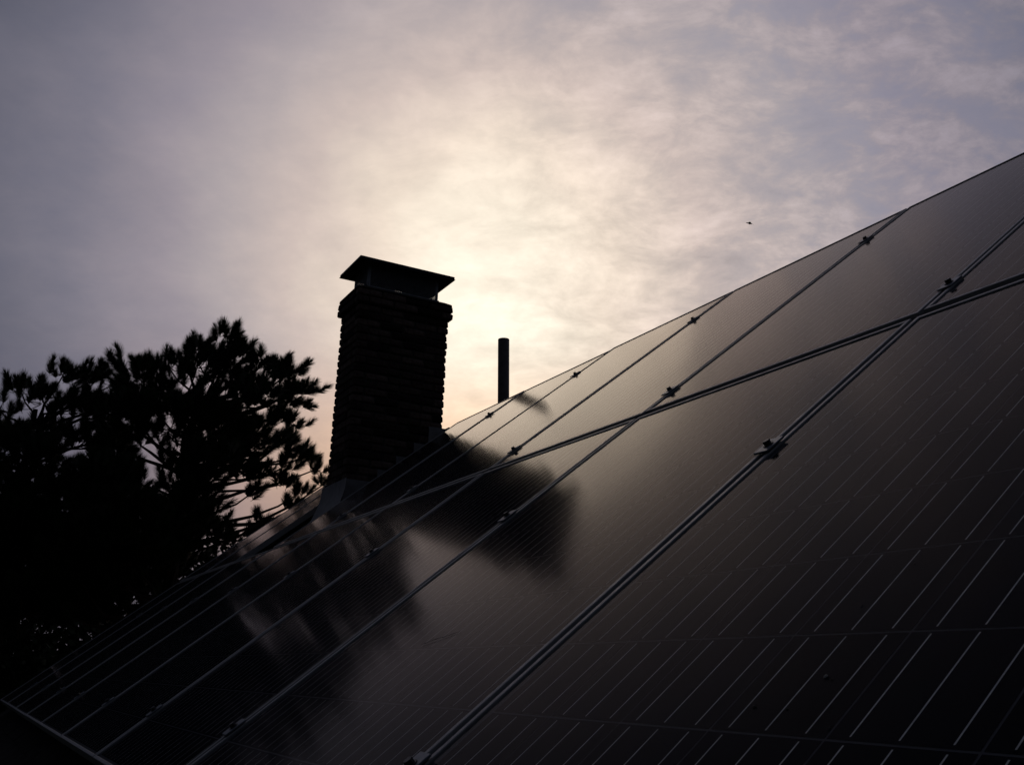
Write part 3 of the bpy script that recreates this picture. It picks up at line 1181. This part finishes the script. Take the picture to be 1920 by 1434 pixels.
# left-hand pine, a little further away, its crown running out of the picture
Y2 = 14.2
k2 = Y2 / 13.0
out2 = [(-.30, 2.65, .8), (.05, 2.92, .75), (.24, 3.26, .6), (.46, 3.26, .65), (.68, 3.55, .65), (.88, 3.42, .6), (1.08, 3.54, .62), (1.26, 3.46, .65), (.5, 3.0, .9), (.95, 3.1, .9), (1.5, 3.3, .8)]
pts2 = [(x * k2, Y2 + rng.uniform(-.4, .4), z * k2, s_) for x, z, s_ in out2]
prof2 = [(-3.2, 2.3), (-1.8, 3.1), (-.4, 3.35), (.3, 3.8), (.8, 4.15), (1.2, 4.1), (1.9, 3.9)]
pts2 += [(-.55, 13.9, 3.1, .9), (-.2, 14.3, 2.75, .9), (-.65, 14.1, 2.5, .9), (-.1, 13.8, 2.3, .85), (-1.1, 14.2, 3.0, 1.0), (-.9, 14.0, 2.0, .9), (-.35, 14.5, 1.85, .8)]
pts2 += fill(prof2, Y2, 1.4, .6, 200, lambda x, z: not (x < .9 and 1.9 < z < 2.5 and rng.uniform() < .3))
pine((.35, Y2 + .2, 0), 7.6, pts2, 'dark spreading pine at the left edge of the photo, lower and farther than its neighbour', rad=.18, lean=(.2, 0))
# a third pine whose tip just shows above the roofline right of the chimney base
Y3 = 16.0
prof3 = [(5.0, 2.6), (6.0, 3.6), (7.1, 4.15), (7.5, 3.9), (8.4, 2.6)]
pts3 = fill(prof3, Y3, 1.0, .8, 45) + [(7.12, Y3, 4.10, .5), (7.32, Y3, 4.05, .5), (6.9, Y3, 4.1, .55)]
pine((6.7, Y3 + .2, 0), 7.6, pts3, 'pine whose dark tip just shows between the chimney foot and the roofline', rad=.15)


# ------------------------------------------------------------------ broadleaf trees and hedge behind
def leaf_tree(loc, height, spread, zlow, label, nleaf=9000, name='leafy_tree', cat='tree', group='leafy trees behind the pines'):
    root = empty(name, loc)
    tagobj(root, label, cat, group)
    tm = MB()
    tm.tube([(0, 0, 0), (.1, 0, height * .35), (-.05, .05, height * .8)], [.16, .12, .04], 8)
    cl = []
    for i in range(38):
        th, u = rng.uniform(0, 6.28), rng.uniform(0, 1)
        zz = zlow + (height - zlow) * rng.uniform(.08, .92)
        w = spread * math.sqrt(max(.05, 1 - ((zz - zlow) / (height - zlow) * 1.5 - .62) ** 2)) * math.sqrt(u)
        c = np.array([math.cos(th) * w, math.sin(th) * w, zz])
        cl.append(c)
        tm.tube([(0, 0, max(.4, zz * .55)), tuple(c * .6 + np.array([0, 0, zz * .25])), tuple(c)], [.05, .03, .012], 5, False)
    link('trunk', tm.mesh('trunk', M_BARK, True), root)
    cl = np.array(cl)
    idx = rng.integers(len(cl), size=nleaf)
    P = cl[idx] + rng.normal(size=(nleaf, 3)) * np.array([.48, .48, .36]) * (spread / 2.6)
    A = rng.normal(size=(nleaf, 3))
    A /= np.linalg.norm(A, axis=1)[:, None]
    B = np.cross(A, rng.normal(size=(nleaf, 3)))
    B /= np.linalg.norm(B, axis=1)[:, None]
    L = rng.uniform(.10, .19, size=(nleaf, 1))
    V = np.stack([P, P + A * L * .5 + B * L * .32, P + A * L, P + A * L * .5 - B * L * .32], axis=1).reshape(-1, 3)
    k = np.arange(nleaf)[:, None] * 4
    F = np.concatenate([k + np.array([[0, 1, 2]]), k + np.array([[0, 2, 3]])], axis=1).reshape(-1, 3)
    link('foliage', np_mesh('foliage', V, F, M_LEAF), root)['kind'] = 'stuff'
    return root


leaf_tree((-3.2, 17.5, 0), 7.3, 2.9, .8, 'round leafy tree behind the left pine, beyond the left edge', 24000)
leaf_tree((-.4, 18.5, 0), 7.2, 2.9, .8, 'dense leafy tree filling the dark space under the left pine', 22000)
leaf_tree((2.4, 19.0, 0), 6.8, 2.8, .8, 'dense leafy tree behind the trunk of the big pine', 15000)
leaf_tree((5.4, 21.0, 0), 6.1, 2.6, .8, 'smaller leafy tree behind the far end of the array', 20000)
leaf_tree((-6.5, 15.0, 0), 7.5, 3.2, .8, 'tall leafy tree far to the left of the house', 22000)

# tall hedge along the garden edge
hedge = empty('hedge', (-1.0, 16.6, 0))
tagobj(hedge, 'tall dark hedge along the garden behind the pines', 'hedge')
nl = 42000
P = rng.uniform(-1, 1, size=(nl, 3))
P[:, 0] *= 9.5
P[:, 1] *= .8
P[:, 2] = (P[:, 2] * .5 + .5) * (4.95 + .22 * np.sin(P[:, 0] * 1.7) + .15 * np.sin(P[:, 0] * 4.1 + 1))
A = rng.normal(size=(nl, 3)); A /= np.linalg.norm(A, axis=1)[:, None]
B = np.cross(A, rng.normal(size=(nl, 3))); B /= np.linalg.norm(B, axis=1)[:, None]
L = rng.uniform(.10, .17, size=(nl, 1))
V = np.stack([P, P + A * L * .5 + B * L * .36, P + A * L, P + A * L * .5 - B * L * .36], axis=1).reshape(-1, 3)
k = np.arange(nl)[:, None] * 4
F = np.concatenate([k + np.array([[0, 1, 2]]), k + np.array([[0, 2, 3]])], axis=1).reshape(-1, 3)
link('foliage', np_mesh('foliage', V, F, M_LEAF), hedge)['kind'] = 'stuff'

# ------------------------------------------------------------------ bird
bd = Vector((0.60849623, 0.66482281, 0.43329317))
bp = bd * 55 + Vector((0, 0, ZC))
bird = empty('bird', bp)
tagobj(bird, 'tiny dark bird gliding in the sky right of the chimney', 'bird')
mb = MB()
# body: spindle with head and tail, flying to the left
prof = [(-.17, .004), (-.13, .020), (-.06, .034), (.02, .036), (.09, .026), (.12, .020), (.145, .021), (.165, .012), (.19, .003)]
mb.tube([(-x, 0, 0) for x, _ in prof], [q for _, q in prof], 8)
link('body', mb.mesh('body', M_BIRD, True), bird)
for sg in (-1, 1):
    mb = MB()
    st = [(0, .0, .10, .02), (.10, -.01, .11, .05), (.21, .0, .09, .045), (.30, .05, .03, -.01)]
    vs = []
    for y, x, ch, z in st:
        for q, zz in ((-ch * .45, .0), (0, .008), (ch * .55, .0), (0, -.004)):
            vs.append((x + q, sg * (y + .02), z + zz))
    fs = []
    for i in range(3):
        for k in range(4):
            f = (i * 4 + k, i * 4 + (k + 1) % 4, (i + 1) * 4 + (k + 1) % 4, (i + 1) * 4 + k)
            fs.append(f)
    fs.append((12, 13, 14, 15))
    mb.add(vs, fs)
    link('wing', mb.mesh('wing', M_BIRD), bird)
mb = MB()
mb.add([(.15, -.012, 0), (.15, .012, 0), (.27, .035, 0), (.26, 0, .004), (.27, -.035, 0), (.2, 0, -.006)], [(0, 1, 2, 3), (0, 3, 4), (5, 2, 1), (5, 4, 3), (5, 3, 2), (0, 4, 5), (1, 0, 5)])
link('tail', mb.mesh('tail', M_BIRD), bird)
bird.rotation_euler = (math.radians(20), math.radians(14), math.radians(-30))

sc.cycles.max_bounces = 8
sc.cycles.transparent_max_bounces = 12
sc.cycles.use_denoising = True
